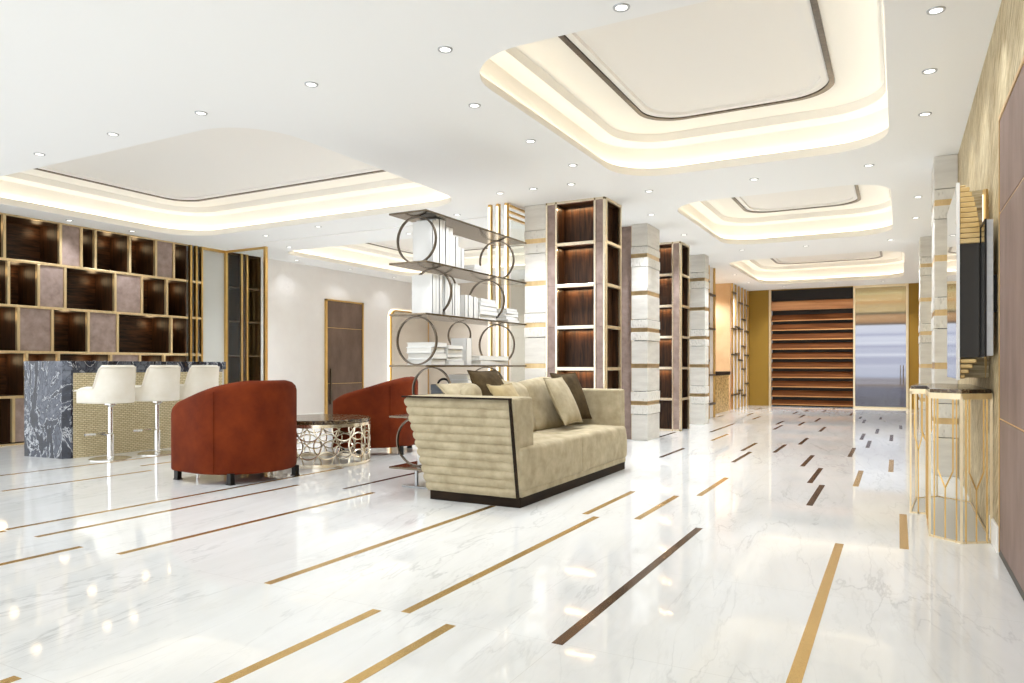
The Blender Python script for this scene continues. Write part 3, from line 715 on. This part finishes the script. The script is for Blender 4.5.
# ------------------------------------------------------------------ walnut display columns
case_lights = []
def display_column(x0, x1, y0, y1, label, strip=True):
    t = thing('display_column', label, 'display column', ((x0 + x1) / 2, (y0 + y1) / 2, 0), 0, 'walnut display columns'); L = t.location
    w = x1 - x0; B = .024
    Z = [0, .489, .968, 1.446, 1.926, 2.408, CH - .02]
    xa, xb_ = x0 + .122, x1 - .135        # open bay between two leather strips
    m = MB()
    for x in (x0, xa, xb_ , x1 - B): m.box(x, x + B, y0 - .012, y0 + .03, 0, CH)
    for z in Z[1:-1]: m.box(xa + B, xb_, y0 - .012, y0 + .03, z - .02, z + .02)
    m.box(x0, x1, y0 - .012, y0 + .03, CH - .03, CH); m.box(x0, x1, y0 - .012, y0 + .03, 0, .03)
    m.build('front_frame', 'polished_champagne', t, L, bevel=.003)
    for i in range(6):
        for a, b in ((x0 + B, xa), (xb_ + B, x1 - B)):
            MB().box(a, b, y0, y0 + .03, Z[i] + .0, Z[i + 1] - .002).build('leather_strip', 'taupe_leather', t, L, bevel=.004)
        # front bay
        o = MB().box(xa + B, xb_, y0 + .20, y0 + .212, Z[i], Z[i + 1]).build('bay_back', 'dark_wood_upright', t, L)
        MB().box(xa + B - .01, xa + B, y0 + .03, y0 + .2, Z[i], Z[i + 1]).box(xb_, xb_ + .01, y0 + .03, y0 + .2, Z[i], Z[i + 1]).box(xa + B, xb_, y0 + .02, y0 + .2, Z[i + 1] - .012, Z[i + 1] + .01).build('bay_lining', 'dark_wood_upright', o, L)
        if Z[i] > .4: case_lights.append(((xa + B + xb_) / 2, y0 + .13, Z[i + 1] - .03, .25))
        # side bay, facing the corridor
        o = MB().box(x1 - .112, x1 - .10, y0 + .05, y1 - .02, Z[i], Z[i + 1]).build('bay_back', 'dark_wood_upright', t, L)
        MB().box(x1 - .1, x1 - .02, y0 + .04, y0 + .05, Z[i], Z[i + 1]).box(x1 - .1, x1 - .02, y1 - .03, y1 - .02, Z[i], Z[i + 1]).box(x1 - .1, x1 - .02, y0 + .05, y1 - .03, Z[i + 1] - .012, Z[i + 1] + .01).build('bay_lining', 'dark_wood_upright', o, L)
    m = MB()
    for y in (y0 + .03, y1 - .03): m.box(x1 - .03, x1 + .006, y, y + .03, 0, CH)
    m.box(x1 - .03, x1 + .006, y0 + .06, y1 - .03, CH - .03, CH)
    for z in Z[1:-1]: m.box(x1 - .03, x1 + .006, y0 + .06, y1 - .03, z - .018, z + .018)
    m.build('side_frame', 'pale_gold', t, L, bevel=.003)
    MB().box(x0 + .02, x0 + .3, y0 + .215, y1, 0, CH).box(x0 + .3, x1 - .115, y0 + .215, y1, 0, CH).build('core', 'dark_wood_upright', t, L)
    return t
display_column(-3.643, -2.905, 7.62, 8.15, 'tall lit walnut display column in pale gold framing just behind the sofa')
display_column(-3.64, -2.93, 10.9, 11.42, 'lit walnut display column partly behind the middle stone column')
ls = thing('leather_pilaster', 'narrow taupe leather pilaster with brass edges on the middle stone column', 'pilaster', (-3.25, 9.4, 0))
Lq = ls.location
MB().box(-3.42, -3.20, 9.40, 9.8, 0, CH - .001).build('leather_face', 'taupe_leather', ls, Lq)
MB().box(-3.20, -3.178, 9.385, 9.8, 0, CH - .001).box(-3.45, -3.42, 9.385, 9.8, 0, CH - .001).build('brass_edge', 'brass', ls, Lq)

# ------------------------------------------------------------------ corridor: brass grid screens, niche counter
def grid_screen(y0, y1, xs, label, n, seed):
    t = thing('brass_grid_screen', label, 'screen', (xs, (y0 + y1) / 2, 0), 0, 'brass grid screens'); L = t.location
    MB().box(xs - .02, xs - .01, y0, y1, 0, CH - .002).build('backing_panel', 'wall_paint', t, L)
    ys = [y0 + (y1 - y0) * i / n for i in range(n + 1)]
    for y in ys: MB().box(xs - .01, xs + .03, y - .014, y + .014, 0, CH - .002).build('upright', 'brass', t, L)
    rnd = random.Random(seed)
    for a, b in zip(ys, ys[1:]):
        z = rnd.uniform(.25, .6)
        while z < CH - .2:
            MB().box(xs - .01, xs + .035, a - .014, b + .014, z - .018, z + .018).build('crossbar', 'bronze', t, L); z += rnd.uniform(.55, .95)
    return t
grid_screen(13.25, 14.22, -3.17, 'brass grid screen just past the last stone column', 2, 3)
grid_screen(16.95, 18.9, -3.37, 'wider brass grid screen between the pebble counter and the mustard wall', 5, 8)
nc = thing('niche_counter', 'gold pebble faced counter with a dark top in the peach niche', 'counter', (-3.6, 15.9, 0))
MB().box(-4.0, -3.36, 15.2, 16.55, 0, .80).build('mosaic_front', 'gold_mosaic', nc, nc.location)
MB().box(-4.03, -3.33, 15.15, 16.6, .80, .88).build('counter_top', 'plinth_wood', nc, nc.location, bevel=.006)

# ------------------------------------------------------------------ end wall: wooden roller shutter and framed glass door
sh = thing('roller_shutter', 'wide dark brown slatted wooden shutter filling the end wall', 'shutter', (-1.88, YE, 0)); L = sh.location
x0, x1 = -2.80, -.94
MB().box(x0, x1, YE + .12, YE + .14, 0, 2.89).build('backing', 'shutter_dark', sh, L)
MB().box(x0, x1, YE + .04, YE + .1, 2.62, 2.89).build('head_box', 'shutter_dark', sh, L)
m = MB(); m.quad_strip([[(x, YE + .05 - .085 * math.sin(PI * k / 12) * .8, 2.50 + .115 * math.cos(PI * k / 12)) for k in range(13)] + [(x, YE + .1, 2.385), (x, YE + .1, 2.615)] for x in (x0, x1)])
m.build('roll', 'shutter_roll', sh, L, smooth=True, ang=60)
zz = 2.34; i = 0
while zz > .08:
    hgt = .235
    zb_ = max(.02, zz - hgt)
    m = MB().quad_strip([[(x, YE + .10, zz - .065), (x, YE + .112, zz - .065), (x, YE + .05, zb_ + .036), (x, YE + .03, zb_ + .036)] for x in (x0, x1)])
    o = m.build('slat', 'shutter_wood', sh, L)
    MB().box(x0, x1, YE + .02, YE + .06, zb_ + .012, zb_ + .034).build('slat_nosing', 'shutter_edge', o, L)
    zz -= hgt
struct(MB().box(-2.855, -2.80, YE - .03, YE + .1, 0, 2.91).build('trim_2', 'pale_gold'))
struct(MB().box(-.94, -.90, YE - .03, YE + .1, 0, 2.91).build('trim_3', 'pale_gold'))
gd = struct(bpy.data.objects.new('door_3', None)); COL.objects.link(gd)
MB().box(.165, .215, YE - .03, YE + .1, 0, 2.91).box(-.90, .165, YE - .03, YE + .1, 2.86, 2.91).box(-.90, .165, YE - .02, YE + .1, 0, .04).build('door_frame', 'pale_gold', gd)
MB().box(-.90, .165, YE + .02, YE + .03, .04, 2.86).build('glass_pane', 'clear_glass', gd)
MB().box(.10, .12, YE - .05, YE - .03, .55, 1.02).box(.10, .12, YE - .03, YE + .02, .6, .63).box(.10, .12, YE - .03, YE + .02, .95, .98).box(.04, .056, YE - .05, YE - .03, .55, 1.02).box(.04, .056, YE - .03, YE + .02, .6, .63).box(.04, .056, YE - .03, YE + .02, .95, .98).build('door_handle', 'bronze', gd)
struct(MB().box(-1.0, .4, YE + .45, YE + .5, 0, CH).build('outside_view', 'outside_view'))

# ------------------------------------------------------------------ right side: mirror cabinet, display screen, sconce, console
mc = thing('mirror_cabinet', 'tall wall hung mirror cabinet with a white front edge beyond the television', 'mirror', (.39, 5.4, .92)); L = mc.location
MB().box(.302, .308, 4.93, 5.85, .925, 2.06).build('mirror_face', 'mirror', mc, L)
MB().box(.300, .316, 4.905, 4.93, .918, 2.066).build('white_edge', 'white_trim', mc, L)
MB().box(.308, .418, 4.935, 5.09, 1.05, 1.712).build('dark_front', 'dark_panel', mc, L)
MB().box(.308, XR, 5.1, 5.85, .93, 2.05).build('cabinet_body', 'gold_wallpaper', mc, L)
m = MB()
z = 1.712
prev = None; i = 0
while z < 2.05:
    xr = .316 + .104 * math.sqrt(max(0.04, 1 - ((z - 1.66) / .40) ** 2))
    m.box(.316, min(xr, XR - .002), 4.916, 4.934, z, min(2.05, z + .027)); z += .03
m.build('gilt_ribs', 'gilt_ribs', mc, L, bevel=.006)
m = MB(); z = 1.04
while z > .935:
    xr = .316 + .085 * (1 - ((1.04 - z) / .115) * .85); m.box(.316, xr, 4.93, 4.95, z - .024, z); z -= .03
m.build('gilt_ribs', 'gilt_ribs', mc, L, bevel=.006)
tv = thing('television', 'slim black wall television with a silver side edge above the gold console', 'television', (.44, 4.8, 1.05)); L = tv.location
MB().box(.418, .422, 4.66, 4.91, 1.062, 1.79).build('screen', 'screen_glass', tv, L)
MB().box(.422, .455, 4.655, 4.912, 1.056, 1.796).build('casing', 'silver_metal', tv, L, bevel=.002)
MB().quad_strip([[(.414, y, z), (.424, y, z)] for y, z in ((4.65, 1.05), (4.912, 1.05), (4.912, 1.80), (4.65, 1.80), (4.65, 1.05))], False, False).quad_strip([[(.414, y, z), (.414, y2, z2)] for y, z, y2, z2 in ((4.65, 1.05, 4.66, 1.062), (4.912, 1.05, 4.905, 1.062), (4.912, 1.80, 4.905, 1.79), (4.65, 1.80, 4.66, 1.79), (4.65, 1.05, 4.66, 1.062))], False, False).build('bezel', 'black_metal', tv, L)
MB().box(.455, XR, 4.72, 4.86, 1.3, 1.5).build('wall_bracket', 'black_metal', tv, L)

ws = thing('wall_sconce', 'slim tapering gold wall sconce showing above and below the television', 'wall lamp', (.45, 5.0, 1.5))
MB().quad_strip([[(.45 + dx * k, 5.0 + dy * k, z) for dx, dy in ((-.018, 0), (0, -.03), (.018, 0), (0, .03))] for z, k in ((.93, .12), (1.2, .8), (1.5, 1), (1.8, .9), (2.03, .75))]).build('gilt_body', 'gilt_ribs', ws, ws.location)
MB().box(.434, .438, 4.985, 5.0, 1.05, 2.0).build('light_strip', 'pole_led', ws, ws.location)
MB().box(.45, XR, 5.0, 5.03, 1.4, 1.6).build('wall_mount', 'brass', ws, ws.location)
cs = thing('console_table', 'gold wire console table with dark marble top against the textured right wall', 'console table', (.3, 5.5, 0)); L = cs.location
PL = [(.075, 5.585), (.168, 5.585), (.164, 4.88), (.314, 4.75), (.464, 4.85), (.464, 6.2), (.262, 6.36), (.119, 6.19)]
def grow(p, k): cx, cy = .3, 5.5; return [(cx + (x - cx) * k, cy + (y - cy) * k) for x, y in p]
MB().prism([(x, y) for x, y in grow(PL, 1.0)], .845, .868).build('marble_top', 'brown_marble', cs, L, bevel=.003)
N = len(PL); fr = MB(); fb = MB()
for i in range(N):
    a, b = PL[i], PL[(i + 1) % N]
    fr.bar((*a, .828), (*b, .828), .012, .034); fb.bar((*a, .006), (*b, .006), .008, .012)
fr.build('apron_rail', 'pale_gold', cs, L); fb.build('floor_rail', 'pale_gold', cs, L)
for x, y in PL: MB().box(x - .006, x + .006, y - .006, y + .006, 0, .83).build('leg', 'pale_gold', cs, L)
MB().prism(grow(PL, .97), .001, .006).build('base_mirror', 'grey_glass_panel', cs, L)
def yrod(a, b, zn, k0=.26, k1=.74):
    A, B_ = Vector((*a, 0)), Vector((*b, 0)); mid = (A + B_) / 2; m = MB(); w = .008
    P = lambda q, z: (A.x + (B_.x - A.x) * q, A.y + (B_.y - A.y) * q, z)
    m.bar(P(.5, 0), P(.5, zn), w); sp_ = (A - B_).length
    m.bar(P(.5, zn), P(k0, zn + .10), w); m.bar(P(.5, zn), P(k1, zn + .10), w)
    m.bar(P(k0, zn + .10), P(k0, .83), w); m.bar(P(k1, zn + .10), P(k1, .83), w)
    return m
yrod(PL[0], PL[1], .43).build('branched_rod', 'brass', cs, L)
for i in (2, 3): yrod(PL[i], PL[i + 1], .30).build('branched_rod', 'brass', cs, L)
p, q = PL[1], PL[2]
yrod((.166, 5.2), (.164, 4.9), .42).build('branched_rod', 'brass', cs, L)
yrod(PL[6], PL[7], .42).build('branched_rod', 'brass', cs, L)
for f_ in (.12, .3, .62, .8):
    MB().box(p[0] + (q[0] - p[0]) * f_ - .004, p[0] + (q[0] - p[0]) * f_ + .004, p[1] + (q[1] - p[1]) * f_ - .004, p[1] + (q[1] - p[1]) * f_ + .004, 0, .83).build('rod', 'brass', cs, L)
for f_ in (.15, .85):
    for i in (2, 3):
        p2, q2 = PL[i], PL[i + 1]; x, y = p2[0] + (q2[0] - p2[0]) * f_, p2[1] + (q2[1] - p2[1]) * f_
        MB().box(x - .004, x + .004, y - .004, y + .004, 0, .83).build('rod', 'brass', cs, L)

# ------------------------------------------------------------------ recessed downlights (trim ring, glowing lens, lamp), some added to brighten
DL = [(-1.296, 3.64), (-2.403, 3.62), (-3.5, 3.64), (-4.63, 3.66), (-5.69, 3.65), (-6.81, 3.68), (-7.95, 3.68), (-2.73, 4.5), (-2.745, 5.44), (-2.72, 6.28), (.18, 4.47), (.18, 5.37), (.18, 6.27), (.18, 3.57),
      (-.243, 7.62), (-1.295, 7.63), (-2.393, 7.61), (-3.02, 6.93), (-3.46, 6.92), (-3.87, 6.92), (-2.74, 8.8), (-2.74, 10.37), (-1.289, 12.27), (-2.26, 12.2), (-.1, 12.27), (.2, 9.3), (.2, 10.6), (-1.3, 18.2), (-.3, 18.2), (-2.4, 18.2),
      (-9.56, 5.54), (-9.54, 6.4), (-8.15, 7.55), (-6.99, 7.4), (-4.9, 7.65), (-9.56, 9.58), (-9.5, 10.94), (-9.52, 12.37), (-3.0, 15.4), (-3.0, 17.0), (-3.85, 15.0), (-3.85, 16.4), (-4.2, 9.6), (-4.2, 11.2), (-4.4, 13.2), (-6.2, 13.2), (-8.0, 13.2), (-8.6, 8.45), (-6.2, 8.4)]  # the niche pair and the lounge entries after it are added to brighten there
dl0 = None
for i, (x, y) in enumerate(DL):
    lab = 'small round recessed downlight in the white ceiling'
    if dl0 is None:
        dl0 = thing('downlight', lab, 'ceiling light', (x, y, CH), 0, 'recessed ceiling downlights')
        MB().quad_strip([[(r * math.cos(2 * PI * k / 24), r * math.sin(2 * PI * k / 24), z) for k in range(24)] for r, z in ((.046, .0), (.044, -.006), (.034, -.006), (.03, -.002))], True, False).build('trim_ring', 'silver_metal', dl0, smooth=True)
        MB().lathe([(.031, -.004), (.001, -.004)], (0, 0, 0), 20, False).build('lens', 'light_down', dl0)
        d_ = dl0
    else: d_ = dup(dl0)
    d_.location = (x, y, CH)
    l = bpy.data.lights.new('downlight_lamp', 'SPOT'); l.energy = (5 if y > 9 else 22) if x < -9 else 11 if x > .1 else (22 if y < 4.2 else 34 if y < 8 else 80 if x < -3.5 else 55); l.spot_size = math.radians(125); l.spot_blend = .9; l.shadow_soft_size = .09; l.color = (.90, .945, 1); l.specular_factor = .05
    lo = bpy.data.objects.new('downlight_lamp', l); COL.objects.link(lo); lo.location = (x, y, CH - .07)
for x, y, z in cub_lights:
    l = bpy.data.lights.new('cubby_lamp', 'POINT'); l.energy = .32; l.shadow_soft_size = .06; l.color = (1, .72, .4); l.specular_factor = .05
    lo = bpy.data.objects.new('cubby_lamp', l); COL.objects.link(lo); lo.location = (x, y, z - .04)
for x, y, z, sx_ in case_lights:
    l = bpy.data.lights.new('bay_lamp', 'AREA'); l.shape = 'RECTANGLE'; l.size = .4; l.size_y = .01; l.energy = .8; l.color = (1, .68, .36)
    lo = bpy.data.objects.new('bay_lamp', l); COL.objects.link(lo); lo.location = (x, y + .03, z)

# ------------------------------------------------------------------ daylight, camera
w = bpy.data.worlds.new('daylight'); sc.world = w; w.use_nodes = True
w.node_tree.nodes['Background'].inputs[0].default_value = (.95, .98, 1, 1); w.node_tree.nodes['Background'].inputs[1].default_value = 1.15
cam = bpy.data.cameras.new('camera'); co = bpy.data.objects.new('camera', cam); COL.objects.link(co)
co.location = (0, 0, 1.0); co.rotation_euler = (PI / 2, 0, math.atan(386 / 718))
cam.sensor_width = 36; cam.lens = 36 * 718 / 1024; cam.shift_y = 24.5 / 1024; cam.clip_start = .05
sc.camera = co
sc.view_settings.view_transform = 'Standard'; sc.view_settings.look = 'None'; sc.view_settings.gamma = 1; sc.view_settings.use_curve_mapping = False
sc.view_settings.exposure = 0.92
sc.cycles.use_denoising = True
sc.cycles.max_bounces = 10; sc.cycles.diffuse_bounces = 6
